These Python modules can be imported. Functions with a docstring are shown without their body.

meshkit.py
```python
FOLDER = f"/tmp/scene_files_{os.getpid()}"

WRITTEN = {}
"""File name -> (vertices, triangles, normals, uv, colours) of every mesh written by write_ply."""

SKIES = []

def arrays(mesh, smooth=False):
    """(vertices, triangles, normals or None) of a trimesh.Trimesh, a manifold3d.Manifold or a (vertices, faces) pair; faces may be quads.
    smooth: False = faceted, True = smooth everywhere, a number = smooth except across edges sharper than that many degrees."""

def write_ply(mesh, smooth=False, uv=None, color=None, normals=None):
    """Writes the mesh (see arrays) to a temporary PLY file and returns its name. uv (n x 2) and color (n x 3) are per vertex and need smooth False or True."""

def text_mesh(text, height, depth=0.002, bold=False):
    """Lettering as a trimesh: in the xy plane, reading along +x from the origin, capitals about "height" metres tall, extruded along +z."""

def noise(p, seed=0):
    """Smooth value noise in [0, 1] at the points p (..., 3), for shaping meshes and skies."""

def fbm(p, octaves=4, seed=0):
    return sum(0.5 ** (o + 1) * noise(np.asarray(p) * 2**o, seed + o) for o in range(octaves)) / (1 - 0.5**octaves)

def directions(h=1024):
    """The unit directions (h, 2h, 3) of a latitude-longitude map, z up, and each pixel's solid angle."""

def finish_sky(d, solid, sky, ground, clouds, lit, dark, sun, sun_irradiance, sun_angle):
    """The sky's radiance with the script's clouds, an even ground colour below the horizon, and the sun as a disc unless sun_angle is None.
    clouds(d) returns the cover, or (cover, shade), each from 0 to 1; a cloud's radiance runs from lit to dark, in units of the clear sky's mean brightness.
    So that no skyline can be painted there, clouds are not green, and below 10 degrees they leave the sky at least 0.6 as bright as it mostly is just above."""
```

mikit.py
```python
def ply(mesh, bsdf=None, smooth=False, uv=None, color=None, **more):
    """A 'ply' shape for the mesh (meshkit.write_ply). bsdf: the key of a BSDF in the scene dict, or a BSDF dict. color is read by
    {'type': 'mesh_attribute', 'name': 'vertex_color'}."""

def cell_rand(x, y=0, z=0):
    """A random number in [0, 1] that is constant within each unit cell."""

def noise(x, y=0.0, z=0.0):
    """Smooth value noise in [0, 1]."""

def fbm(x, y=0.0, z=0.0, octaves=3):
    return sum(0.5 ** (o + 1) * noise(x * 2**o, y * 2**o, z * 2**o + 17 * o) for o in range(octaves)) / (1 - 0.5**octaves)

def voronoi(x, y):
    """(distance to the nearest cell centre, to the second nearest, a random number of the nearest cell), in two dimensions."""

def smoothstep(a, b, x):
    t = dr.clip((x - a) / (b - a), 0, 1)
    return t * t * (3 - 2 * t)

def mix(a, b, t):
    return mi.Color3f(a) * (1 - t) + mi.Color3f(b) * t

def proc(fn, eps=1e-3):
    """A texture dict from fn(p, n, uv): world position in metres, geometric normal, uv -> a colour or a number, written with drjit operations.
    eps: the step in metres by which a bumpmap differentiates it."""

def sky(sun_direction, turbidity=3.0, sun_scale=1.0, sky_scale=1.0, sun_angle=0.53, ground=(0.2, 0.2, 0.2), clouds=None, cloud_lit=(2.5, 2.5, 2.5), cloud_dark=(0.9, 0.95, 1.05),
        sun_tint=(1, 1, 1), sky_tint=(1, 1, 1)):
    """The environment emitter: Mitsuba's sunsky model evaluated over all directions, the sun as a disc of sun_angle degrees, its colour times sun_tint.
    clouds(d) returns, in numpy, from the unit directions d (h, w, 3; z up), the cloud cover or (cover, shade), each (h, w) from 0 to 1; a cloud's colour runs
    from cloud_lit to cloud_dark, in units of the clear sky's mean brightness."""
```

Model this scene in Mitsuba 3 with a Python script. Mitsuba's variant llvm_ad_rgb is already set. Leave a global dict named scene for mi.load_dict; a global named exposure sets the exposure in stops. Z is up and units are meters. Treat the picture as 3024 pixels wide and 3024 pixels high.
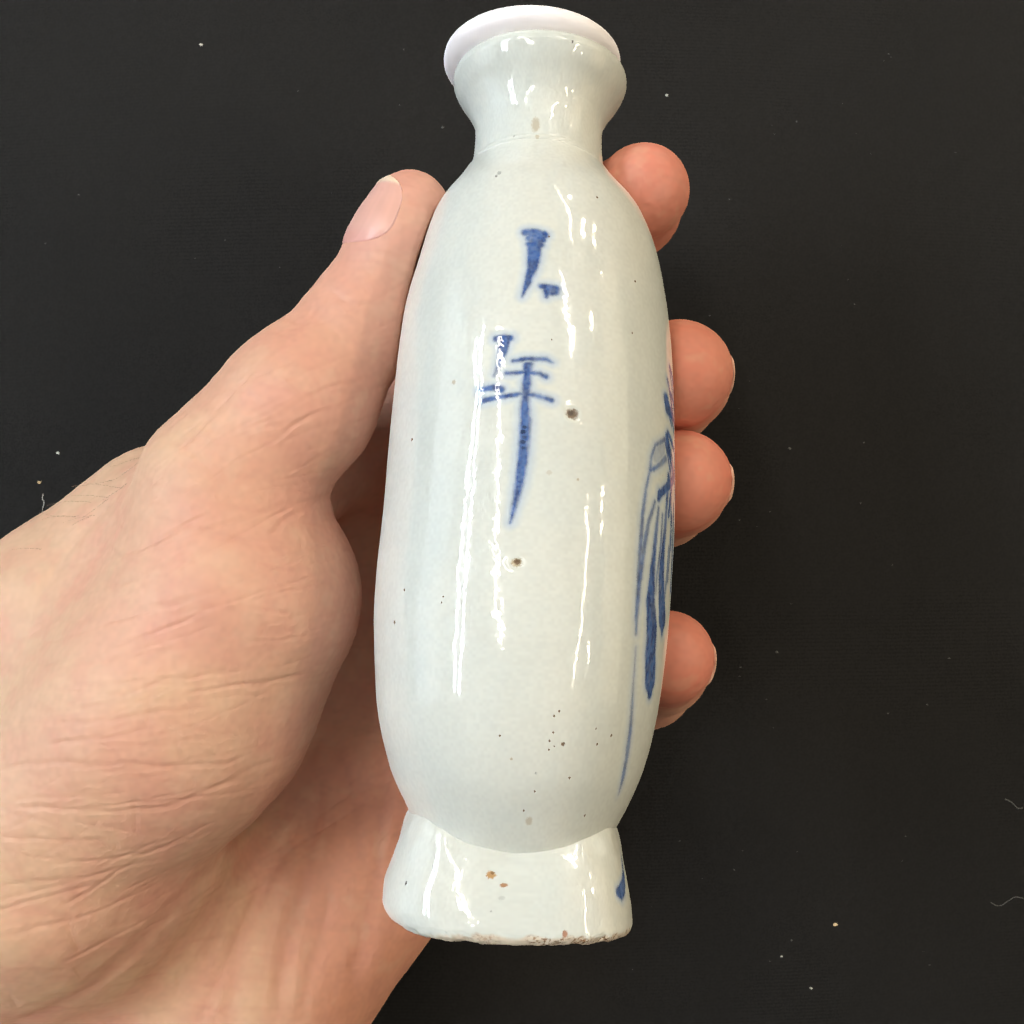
import itertools, math, random
import numpy as np, trimesh, mitsuba as mi, drjit as dr
from scipy.interpolate import PchipInterpolator
import mikit, meshkit
from mikit import noise, fbm, smoothstep, mix, proc, ply

T = mi.ScalarTransform4f
random.seed(7)
rng = np.random.default_rng(7)
scene, labels = {"type": "scene"}, {}
exposure = 0.88

# ---------------------------------------------------------------- camera: straight down on the hand, about 18 cm from the bottle
scene["camera"] = {"type": "thinlens", "fov": 49.6, "aperture_radius": 0.00025, "focus_distance": 0.165, "near_clip": 0.01, "far_clip": 20.0,
                   "to_world": T().look_at(origin=[0, 0, 0.253], target=[0, 0, 0], up=[0, 1, 0])}


# ---------------------------------------------------------------- lamps: rows of ceiling tubes about 1.8 m above the table
def tube(name, a, b, radius, rgb, label, z=1.87):
    scene[name] = {"type": "cylinder", "p0": [*a, z], "p1": [*b, z], "radius": radius,
                   "emitter": {"type": "area", "radiance": {"type": "rgb", "value": rgb}}}
    labels[name] = {"label": label, "category": "lamp"}


def scaled(rgb, k):
    return [c * k for c in rgb]


COOL, WARM, AMBER = (0.86, 0.97, 1.08), (1.06, 0.98, 0.86), (1.1, 0.93, 0.68)
tube("ceiling_tube", (-2.05, -0.4), (-2.2, 1.9), 0.028, scaled(COOL, 36), "outer cool white ceiling tube left of the table")
tube("ceiling_tube_001", (-1.72, -0.4), (-1.85, 1.9), 0.028, scaled(COOL, 36), "inner cool white ceiling tube left of the table")
tube("ceiling_tube_002", (-0.38, -0.05), (-0.95, 1.5), 0.045, scaled(WARM, 20), "thick white ceiling tube nearest above the table")
tube("ceiling_tube_003", (1.38, -0.34), (1.85, 0.8), 0.016, scaled(AMBER, 44), "thin warm white ceiling tube right of the table")
tube("ceiling_tube_004", (1.9, 3.6), (1.9, 9.0), 0.02, scaled(AMBER, 40), "long far warm ceiling tube beyond the table's end")
tube("ceiling_tube_005", (1.12, 1.35), (0.8, 2.1), 0.03, scaled(WARM, 26), "short white ceiling tube behind the thin warm one")
for i, (x, y) in enumerate([(2.25, 2.0), (3.0, 0.95), (2.1, -0.3), (1.14, 1.45), (3.4, 5.2), (4.6, 4.0), (5.4, 6.5), (2.7, 7.2)]):
    name = "spot_lamp" + (f"_{i:03d}" if i else "")
    scene[name] = {"type": "disk", "to_world": T().look_at(origin=[x, y, 1.87], target=[0, 0, 0], up=[0, 1, 0.2]) @ T().scale(0.07 if i < 4 else 0.13),
                   "emitter": {"type": "area", "radiance": {"type": "rgb", "value": scaled(AMBER, 42)}}}
    labels[name] = {"label": ["first warm spot lamp beyond the thin tube's end", "outermost warm spot lamp right of the table", "near warm spot lamp beside the thin tube", "warm spot lamp between the tubes", "fifth warm spot lamp, beyond the first", "sixth warm spot lamp, beyond the outermost", "farthest warm spot lamp toward the corner", "far warm spot lamp beside the long tube"][i], "category": "lamp", "group": "ceiling spots"}
scene["ceiling_light_panel"] = {"type": "rectangle", "to_world": T().translate([0, -0.5, 2.3]).rotate([1, 0, 0], 180).scale([2.6, 2.6, 1]),
                          "emitter": {"type": "area", "radiance": {"type": "rgb", "value": [0.15, 0.148, 0.135]}}}
scene["daylight_window"] = {"type": "rectangle", "to_world": T().translate([-3.0, 0.8, 0.85]).rotate([0, 1, 0], 90).scale([0.75, 1.5, 1]),
                            "emitter": {"type": "area", "radiance": {"type": "rgb", "value": [0.75, 0.88, 0.98]}}}
labels["daylight_window"] = {"label": "bright cool daylight window to the left of the table", "category": "window", "kind": "thing"}
scene["display_light"] = {"type": "rectangle", "to_world": T().translate([2.8, 0.9, 0.9]).rotate([0, 1, 0], -90).scale([0.6, 1.6, 1]),
                          "emitter": {"type": "area", "radiance": {"type": "rgb", "value": [0.80, 0.66, 0.42]}}}
labels["display_light"] = {"label": "broad warm display light to the right of the table", "category": "lamp"}
labels["ceiling_light_panel"] = {"label": "wide dim ceiling light panel high over the table", "category": "lamp", "kind": "thing"}

# ---------------------------------------------------------------- local frame: millimetres, x right, y along the bottle, z up from the bottle's axis
CLOTH_DROP = 75.0                                   # the cloth lies this far below the local origin


def world(p):
    p = np.asarray(p, float)
    return (p + [0, 0, CLOTH_DROP]) / 1000.0


TILT, LEAN = math.radians(10.5), 0.030
AXIS = np.array([LEAN, math.cos(TILT), -math.sin(TILT)])
AXIS /= np.linalg.norm(AXIS)
SIDE = np.array([1.0, 0, 0]) - AXIS[0] * AXIS
SIDE /= np.linalg.norm(SIDE)
FRONT = np.cross(SIDE, AXIS)
ORIGIN = np.array([2.3, 0, 0])
U_SCALE = 22.0                                      # millimetres of u per radian round the bottle

# height on the axis, half-width to the left, to the right, half-depth
BODY = np.array([(-56.5, .05, .05, .05), (-56, 3, 3, 3.5), (-54, 9, 8.6, 9.6), (-50.5, 14.16, 13.32, 15.0), (-46, 16.86, 16.19, 18.6), (-40, 19.81, 18.74, 22.6), (-30, 22.32, 21.1, 26),
                 (-15, 23.29, 22.8, 27.6), (0, 22.62, 23.44, 27.6), (15, 22.01, 23.31, 27.2), (30, 21.09, 22.33, 26), (40, 19.11, 21.01, 24), (48, 16.94, 18.38, 21.2), (54, 13.3, 14.18, 16.5),
                 (57, 11.6, 12.1, 13.6), (59, 9.2, 9.5, 10.8), (60.5, 5.5, 5.5, 6.5), (61, .05, .05, .05)])
FOOT = np.array([(-40, 13.5, 13, 13), (-45, 15.8, 13.9, 13.8), (-47.5, 16.9, 14.8, 14.0), (-50, 17.7, 15.35, 14.4), (-53.5, 18.7, 16.1, 15.4), (-57, 19.7, 16.75, 16.1), (-59.3, 19.75, 17.15, 16.3),
                 (-61.1, 18.9, 17.3, 16.3), (-62.2, 17.2, 16.9, 16.1), (-62.8, 15.9, 16.0, 15.5), (-63.0, 14.8, 15, 14.7), (-62.6, 14.2, 14.2, 14), (-60, 13.3, 13.3, 13.3), (-58.5, 8, 8, 8), (-58.3, .05, .05, .05)])
NECK = np.array([(50, 12.0), (54, 11.8), (57, 11.45), (60, 11.1), (63, 10.85), (65.3, 10.8), (67.2, 11.05), (68.9, 11.75), (70.6, 12.7), (72.2, 13.8), (73.5, 14.5), (74.6, 14.85), (75.5, 14.8), (76.1, 14.3), (76.3, 13.5),
                 (75.9, 12.6), (74, 11.8), (71, 10), (66, 8.8), (60, 8.8)])
LID = np.array([(69, .05), (69, 8.2), (74.6, 10.4), (76.1, 11.2), (76.5, 12.4), (77.0, 13.8), (77.7, 14.8), (78.6, 15.3), (79.4, 15.25), (80.2, 14.7), (80.6, 13.6), (80.8, 10), (80.9, .05)])


def resample(table, step):
    """Points every step along a smooth curve through the table's rows."""
    d = np.r_[0, np.cumsum(np.linalg.norm(np.diff(table[:, :2], axis=0), axis=1))]
    q = np.linspace(0, d[-1], max(int(d[-1] / step), 8))
    return PchipInterpolator(d, table)(q)


def turned(rows, n, columns, shift=0.0, turn=0.0):
    """Points (rows, columns + 1, 3) and uv of a surface of superelliptic section round the bottle's axis; the u seam is at the back."""
    s, left, right, deep = (rows[:, [0, 1, 1, 1]] if rows.shape[1] == 2 else rows).T
    n = np.broadcast_to(n, s.shape)[:, None]
    t = np.linspace(1.5 * math.pi, -0.5 * math.pi, columns + 1)[None]
    c, e = np.cos(t), np.sin(t)
    x, z = np.sign(c) * np.abs(c) ** (2 / n), np.sign(e) * np.abs(e) ** (2 / n)
    w = left[:, None] + (right - left)[:, None] * (0.5 + 0.5 * np.clip(x * 3, -1, 1) * (1.5 - 0.5 * np.clip(x * 3, -1, 1) ** 2))
    p = ORIGIN + s[:, None, None] * AXIS + (w * x + shift)[..., None] * SIDE + (deep[:, None] * z)[..., None] * FRONT
    return p, np.stack([(math.pi / 2 - t) * U_SCALE + 0 * s[:, None], s[:, None] + 0 * t], -1)


def grid_faces(r, c):
    i = (np.arange(r - 1)[:, None] * c + np.arange(c - 1)[None]).ravel()
    return np.vstack([np.stack([i, i + 1, i + c], 1), np.stack([i + 1, i + c + 1, i + c], 1)])


def grid_normals(p):
    a, b = np.gradient(p, axis=0), np.gradient(p, axis=1)
    n = np.cross(b, a)
    return n / np.maximum(np.linalg.norm(n, axis=-1, keepdims=True), 1e-12)


def bottle_distance(p):
    """Rough signed distance to the bottle's body, by which the skin gives way where it is pressed."""
    q = p - ORIGIN
    s, x, z = q @ AXIS, q @ SIDE, q @ FRONT
    w = np.where(x < 0, np.interp(s, BODY[:, 0], BODY[:, 1]), np.interp(s, BODY[:, 0], BODY[:, 2]))
    b = np.interp(s, BODY[:, 0], BODY[:, 3])
    return ((np.abs(x / w) ** 2.15 + np.abs(z / b) ** 2.15) ** (1 / 2.15) - 1) * np.minimum(w, b)
# ----------------------------------------------------------------
# ---------------------------------------------------------------- the table cloth
def thing(key, label, category, group=None, kind=None):
    labels[key] = {k: v for k, v in dict(label=label, category=category, group=group, kind=kind).items() if v}


def cloth_tone(p, n, uv):
    x, y = p.x * 1000, p.y * 1000
    weave = 0.5 + 0.5 * dr.sin(y * 7.1 + 1.2 * fbm(x * 0.15, y * 0.15, 3.0))
    speck = noise(x * 3.1, y * 3.1, 1.0)
    k = 0.75 + 0.22 * (weave - 0.5) * smoothstep(0.35, 0.7, fbm(x * 0.03, y * 0.03, 9.0)) + 0.45 * (speck - 0.5) + 0.35 * (fbm(x * 0.02, y * 0.02) - 0.5)
    return mi.Color3f(0.0145, 0.0137, 0.0129) * k


def cloth_relief(p, n, uv):
    x, y = p.x * 1000, p.y * 1000
    return 0.00003 * dr.sin(y * 7.1 + 1.2 * fbm(x * 0.15, y * 0.15, 3.0)) + 0.00003 * dr.sin(x * 7.9) + 0.00006 * noise(x * 2.3, y * 2.3)


scene["cloth_fabric"] = {"type": "twosided", "b": {"type": "bumpmap", "t": proc(cloth_relief, 1e-4), "b": {
    "type": "principled", "base_color": proc(cloth_tone), "roughness": 0.9, "specular": 0.25, "sheen": 0.25}}}
g = np.stack(np.meshgrid(np.linspace(-600, 600, 301), np.linspace(-600, 600, 301)), -1)


def cloth_z(g):
    """Height of the cloth: soft undulation over a slight crown."""
    r = np.linalg.norm(g, axis=-1)
    return 2.2 * (meshkit.fbm(np.concatenate([g / 70, 0 * g[..., :1]], -1), 3) - 0.5) - CLOTH_DROP - np.where(r < 200, r ** 2 / 1400, 2 * 200 * r / 1400 - 200 ** 2 / 1400) * np.where(r < 200, 1, 0) - np.where(r >= 200, 200 ** 2 / 1400, 0)


z = cloth_z(g)
scene["tablecloth"] = ply((world(np.dstack([g, z])).reshape(-1, 3), grid_faces(301, 301)), "cloth_fabric", smooth=True)
thing("tablecloth", "plain black knitted tablecloth under the hand", "tablecloth", kind="structure")

# ---------------------------------------------------------------- the bottle
BLUE = (0.035, 0.085, 0.33)
# brush strokes as ((u, v, radius, strength), (u, v, radius, strength)) and stains as (u, v, radius, colour, strength), millimetres on the glaze
BODY_STROKES = [
    ((-1.16, 36.56, 0.623, 1.0), (0.1, 36.68, 0.546, 1.0)),
    ((0.1, 36.68, 0.546, 1.0), (1.02, 36.19, 0.655, 1.0)),
    ((-0.63, 35.57, 0.609, 1.0), (0.69, 35.35, 0.601, 1.0)),
    ((-0.41, 34.59, 0.717, 1.0), (0.51, 34.45, 0.585, 1.0)),
    ((-0.07, 36.22, 0.911, 1.0), (-0.08, 33.18, 0.795, 1.0)),
    ((-0.08, 33.18, 0.795, 1.0), (-0.26, 30.58, 0.577, 1.0)),
    ((-0.26, 30.58, 0.577, 1.0), (-0.77, 28.05, 0.36, 1.0)),
    ((-0.77, 28.05, 0.36, 1.0), (-1.38, 26.06, 0.101, 1.0)),
    ((0.86, 27.78, 0.352, 1.0), (1.78, 27.59, 0.536, 1.0)),
    ((1.78, 27.59, 0.536, 1.0), (2.53, 27.41, 0.616, 1.0)),
    ((1.65, 27.25, 0.597, 1.0), (1.47, 26.17, 0.197, 1.0)),
    ((2.19, 26.88, 0.507, 1.0), (2.6, 27.0, 0.479, 1.0)),
    ((-4.66, 19.74, 0.378, 1.0), (-3.55, 19.69, 0.584, 1.0)),
    ((-3.55, 19.69, 0.584, 1.0), (-2.76, 19.74, 0.424, 1.0)),
    ((-3.53, 19.29, 0.802, 1.0), (-3.62, 17.86, 0.617, 1.0)),
    ((-3.62, 17.86, 0.617, 1.0), (-3.99, 16.14, 0.292, 0.85)),
    ((-3.99, 16.14, 0.292, 0.85), (-4.72, 14.3, 0.222, 0.6)),
    ((-6.66, 12.24, 0.232, 1.0), (-4.79, 12.51, 0.406, 1.0)),
    ((-4.79, 12.51, 0.406, 1.0), (-3.62, 12.16, 0.462, 1.0)),
    ((-2.23, 16.34, 0.239, 1.0), (-0.44, 16.67, 0.299, 1.0)),
    ((-0.44, 16.67, 0.299, 1.0), (1.54, 16.69, 0.253, 1.0)),
    ((1.54, 16.69, 0.253, 1.0), (2.25, 16.27, 0.097, 1.0)),
    ((-3.0, 14.55, 0.21, 1.0), (-0.63, 14.64, 0.299, 1.0)),
    ((-0.63, 14.64, 0.299, 1.0), (0.84, 14.54, 0.273, 1.0)),
    ((0.84, 14.54, 0.273, 1.0), (1.53, 14.12, 0.314, 1.0)),
    ((-5.97, 10.64, 0.341, 1.0), (-4.0, 11.02, 0.286, 1.0)),
    ((-4.0, 11.02, 0.286, 1.0), (-1.3, 11.48, 0.253, 1.0)),
    ((-1.3, 11.48, 0.253, 1.0), (0.32, 11.38, 0.273, 1.0)),
    ((0.32, 11.38, 0.273, 1.0), (2.28, 10.77, 0.319, 1.0)),
    ((-0.42, 15.81, 0.473, 1.0), (-0.54, 13.32, 0.415, 1.0)),
    ((-0.54, 13.32, 0.415, 1.0), (-0.65, 10.24, 0.445, 1.0)),
    ((-0.65, 10.24, 0.445, 1.0), (-0.52, 7.19, 0.554, 1.0)),
    ((-0.52, 7.19, 0.554, 1.0), (-0.63, 4.55, 0.524, 1.0)),
    ((-0.63, 4.55, 0.524, 1.0), (-0.75, 1.93, 0.535, 1.0)),
    ((-0.75, 1.93, 0.535, 1.0), (-0.97, -1.04, 0.447, 1.0)),
    ((-0.97, -1.04, 0.447, 1.0), (-1.33, -3.62, 0.335, 1.0)),
    ((-1.33, -3.62, 0.335, 1.0), (-1.86, -6.7, 0.075, 1.0)),
    ((25.71, 21.16, 0.48, 1.0), (29.13, 19.87, 0.48, 1.0)),
    ((23.0, 15.23, 0.906, 1.0), (23.66, 13.95, 1.08, 1.0)),
    ((23.66, 13.95, 1.08, 1.0), (28.79, 13.36, 0.48, 1.0)),
    ((25.56, 16.85, 0.48, 1.0), (29.25, 15.67, 0.48, 1.0)),
    ((23.29, 9.37, 0.698, 1.0), (23.74, 8.03, 0.84, 1.0)),
    ((23.74, 8.03, 0.84, 1.0), (25.08, 6.35, 0.48, 1.0)),
    ((25.08, 6.35, 0.48, 1.0), (27.42, 4.18, 0.6, 1.0)),
    ((22.84, 9.0, 0.435, 0.7), (19.47, 7.13, 0.297, 0.7)),
    ((19.47, 7.13, 0.297, 0.7), (18.33, 5.03, 0.268, 0.7)),
    ((18.33, 5.03, 0.268, 0.7), (18.07, 3.08, 0.288, 0.8)),
    ((18.07, 3.08, 0.288, 0.8), (19.76, 3.86, 0.334, 0.7)),
    ((19.76, 3.86, 0.334, 0.7), (22.79, 5.97, 0.538, 0.7)),
    ((21.25, 7.19, 1.249, 0.38), (19.61, 5.41, 0.904, 0.3)),
    ((18.07, 3.08, 0.209, 0.7), (17.09, 0.16, 0.241, 0.7)),
    ((17.09, 0.16, 0.241, 0.7), (16.38, -3.81, 0.342, 0.75)),
    ((16.38, -3.81, 0.342, 0.75), (16.2, -8.55, 0.45, 0.75)),
    ((16.2, -8.55, 0.45, 0.75), (16.17, -12.76, 0.452, 0.75)),
    ((16.17, -12.76, 0.452, 0.75), (16.19, -15.74, 0.455, 0.8)),
    ((16.19, -15.74, 0.455, 0.8), (16.06, -18.33, 0.34, 0.7)),
    ((16.06, -18.33, 0.34, 0.7), (16.27, -20.52, 0.231, 0.6)),
    ((16.56, -22.4, 0.095, 0.5), (16.92, -26.97, 0.162, 0.55)),
    ((16.92, -26.97, 0.162, 0.55), (17.53, -31.17, 0.321, 0.6)),
    ((17.53, -31.17, 0.321, 0.6), (18.36, -35.76, 0.477, 0.65)),
    ((18.36, -35.76, 0.477, 0.65), (19.48, -40.59, 0.459, 0.65)),
    ((19.48, -40.59, 0.459, 0.65), (19.91, -42.79, 0.155, 0.4)),
    ((19.37, -1.33, 0.29, 0.8), (17.87, -4.48, 0.381, 0.8)),
    ((17.87, -4.48, 0.381, 0.8), (16.89, -8.45, 0.472, 0.8)),
    ((16.89, -8.45, 0.472, 0.8), (16.52, -12.72, 0.347, 0.7)),
    ((20.46, -2.05, 0.321, 0.75), (19.64, -8.02, 0.517, 0.85)),
    ((19.64, -8.02, 0.517, 0.85), (19.31, -12.05, 0.72, 1.0)),
    ((19.31, -12.05, 0.72, 1.0), (19.27, -15.77, 1.157, 1.0)),
    ((19.27, -15.77, 1.157, 1.0), (20.31, -19.43, 1.522, 1.0)),
    ((20.31, -19.43, 1.522, 1.0), (20.65, -23.14, 1.594, 1.0)),
    ((20.65, -23.14, 1.594, 1.0), (21.73, -26.75, 1.725, 1.0)),
    ((21.73, -26.75, 1.725, 1.0), (22.23, -28.6, 0.717, 1.0)),
    ((21.9, -2.78, 0.281, 0.7), (21.59, -7.7, 0.36, 0.7)),
    ((21.59, -7.7, 0.36, 0.7), (20.69, -11.86, 0.329, 0.6)),
    ((20.69, -11.86, 0.329, 0.6), (20.67, -14.39, 0.247, 0.4)),
    ((24.19, 3.74, 0.48, 0.8), (23.32, -2.25, 0.453, 0.8)),
    ((23.32, -2.25, 0.453, 0.8), (22.54, -7.54, 0.604, 0.9)),
    ((22.54, -7.54, 0.604, 0.9), (22.29, -11.63, 0.983, 1.0)),
    ((22.29, -11.63, 0.983, 1.0), (23.11, -15.31, 1.322, 1.0)),
    ((23.11, -15.31, 1.322, 1.0), (23.92, -17.85, 1.44, 1.0)),
    ((23.92, -17.85, 1.44, 1.0), (24.26, -19.81, 0.432, 1.0)),
    ((25.2, -7.06, 0.384, 0.6), (24.86, -11.24, 0.48, 0.8)),
    ((24.86, -11.24, 0.48, 0.8), (24.17, -14.56, 0.36, 0.6)),
    ((27.42, 4.18, 0.84, 1.0), (23.0, 1.43, 0.658, 1.0)),
    ((23.0, 1.43, 0.658, 1.0), (20.9, 0.16, 0.509, 1.0)),
    ((25.69, 2.08, 0.48, 1.0), (24.57, -2.22, 0.36, 1.0)),
    ((20.9, 0.16, 0.678, 1.25), (20.42, -0.73, 0.401, 1.1)),
    ((22.6, 15.4, 0.55, 0.85), (25.5, 11.9, 0.25, 0.85)),
    ((24.0, 18.6, 0.35, 0.85), (26.6, 14.0, 0.5, 0.85)),
    ((25.6, 20.6, 0.3, 0.85), (28.6, 14.6, 0.5, 0.85)),
    ((23.6, 10.2, 0.45, 0.85), (28, 8.2, 0.5, 0.85)),
    ((25.4, 13.4, 0.5, 0.85), (30, 9, 0.4, 0.85)),
    ((27, 21, 0.4, 0.85), (31, 13, 0.6, 0.85)),
    ((24.5, 8.2, 0.35, 0.85), (29, 4, 0.3, 0.85)),
    ((28, 8, 0.7, 0.85), (31, -2, 0.6, 0.85)),
    ((25.2, 5, 0.3, 0.85), (26.6, -7, 0.3, 0.85)),
    ((27.6, 0, 0.35, 0.85), (28.2, -13, 0.5, 0.85)),
    ((30, -4, 0.5, 0.85), (30, -18, 0.4, 0.85)),
    ((22.6, 8.4, 0.3, 0.85), (24.9, 4.6, 0.3, 0.85)),
    ((26.4, -2, 0.3, 0.85), (25.4, -12, 0.25, 0.85)),
]
FOOT_STROKES = [
    ((28.34, -52.18, 0.288, 1.0), (26.34, -54.35, 0.6, 1.0)),
    ((26.34, -54.35, 0.6, 1.0), (24.21, -55.77, 1.08, 1.0)),
    ((24.21, -55.77, 1.08, 1.0), (21.89, -56.46, 1.08, 1.0)),
    ((21.89, -56.46, 1.08, 1.0), (20.0, -56.35, 0.528, 1.0)),
]
BODY_SPOTS = [
    (4.96, 9.01, 0.825, (0.13, 0.075, 0.035), 0.9),
    (4.82, 9.15, 0.41, (0.06, 0.05, 0.045), 0.7),
    (-0.97, -12.06, 0.639, (0.36, 0.27, 0.14), 0.75),
    (-0.94, -11.96, 0.406, (0.13, 0.075, 0.035), 0.9),
    (-0.62, 6.73, 0.292, (0.012, 0.014, 0.03), 0.6),
    (-0.73, 6.05, 0.359, (0.012, 0.014, 0.03), 0.7),
    (-0.59, 5.3, 0.29, (0.012, 0.014, 0.03), 0.45),
    (-0.75, 4.62, 0.359, (0.012, 0.014, 0.03), 0.65),
    (-0.67, 3.8, 0.235, (0.012, 0.014, 0.03), 0.5),
    (4.72, -31.51, 0.188, (0.13, 0.075, 0.035), 0.9),
    (4.03, -32.16, 0.184, (0.13, 0.075, 0.035), 0.9),
    (4.09, -34.32, 0.174, (0.13, 0.075, 0.035), 0.9),
    (3.66, -35.44, 0.189, (0.13, 0.075, 0.035), 0.9),
    (5.72, -35.82, 0.324, (0.13, 0.075, 0.035), 0.9),
    (3.67, -36.61, 0.154, (0.13, 0.075, 0.035), 0.9),
    (4.42, -36.13, 0.125, (0.13, 0.075, 0.035), 0.9),
    (11.4, -35.78, 0.197, (0.13, 0.075, 0.035), 0.9),
    (10.77, -33.68, 0.14, (0.13, 0.075, 0.035), 0.9),
    (13.83, -34.53, 0.218, (0.13, 0.075, 0.035), 0.9),
    (-2.59, -34.94, 0.169, (0.13, 0.075, 0.035), 0.9),
    (2.07, -42.21, 0.16, (0.13, 0.075, 0.035), 0.9),
    (7.5, -40.33, 0.182, (0.13, 0.075, 0.035), 0.9),
    (0.64, -44.89, 0.179, (0.13, 0.075, 0.035), 0.9),
    (12.54, -45.62, 0.205, (0.13, 0.075, 0.035), 0.9),
    (-18.72, 6.76, 0.257, (0.13, 0.075, 0.035), 0.9),
    (-17.31, -15.35, 0.214, (0.13, 0.075, 0.035), 0.9),
    (-10.3, -16.67, 0.161, (0.13, 0.075, 0.035), 0.9),
    (-10.52, -17.45, 0.13, (0.13, 0.075, 0.035), 0.9),
    (-19.57, -19.75, 0.284, (0.13, 0.075, 0.035), 0.9),
    (2.21, 19.66, 0.111, (0.13, 0.075, 0.035), 0.9),
    (14.36, 22.91, 0.173, (0.13, 0.075, 0.035), 0.9),
    (1.73, 35.96, 0.142, (0.13, 0.075, 0.035), 0.9),
    (9.91, 44.41, 0.242, (0.13, 0.075, 0.035), 0.9),
    (15.73, 31.52, 0.226, (0.13, 0.075, 0.035), 0.9),
    (-1.1, -37.97, 0.202, (0.36, 0.27, 0.14), 0.6),
    (2.04, -39.77, 0.189, (0.35, 0.37, 0.33), 0.8),
    (1.6, -46.37, 0.62, (0.36, 0.27, 0.14), 0.45),
    (-10.81, 13.88, 0.363, (0.36, 0.27, 0.14), 0.6),
    (5.8, -0.25, 0.209, (0.36, 0.27, 0.14), 0.6),
    (2.22, 0.43, 0.376, (0.36, 0.27, 0.14), 0.25),
    (-6.91, 48.11, 0.454, (0.35, 0.37, 0.33), 0.8),
    (-7.42, 47.51, 0.284, (0.06, 0.05, 0.045), 0.6),
]
FOOT_SPOTS = [
    (-1.89, -53.96, 0.553, (0.42, 0.21, 0.05), 0.85),
    (-1.75, -53.71, 0.217, (0.13, 0.075, 0.035), 0.6),
    (-0.68, -55.22, 0.308, (0.34, 0.15, 0.05), 0.85),
    (-0.77, -56.86, 0.29, (0.35, 0.37, 0.33), 0.4),
    (-17.39, -55.81, 0.332, (0.06, 0.05, 0.045), 0.9),
    (-1.62, -58.61, 0.148, (0.35, 0.37, 0.33), 0.7),
    (5.42, -61.31, 0.536, (0.36, 0.13, 0.05), 0.8),
]
NECK_SPOTS = [
    (-1.35, 61.37, 1.543, (0.36, 0.27, 0.14), 0.5),
    (-0.7, 58.81, 0.666, (0.36, 0.27, 0.14), 0.5),
    (-8.17, 59.44, 0.367, (0.35, 0.37, 0.33), 0.8),
    (7.3, 74.32, 0.266, (0.06, 0.05, 0.045), 0.8),
    (-8.18, 57.76, 0.306, (0.35, 0.37, 0.33), 0.8),
]
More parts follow.
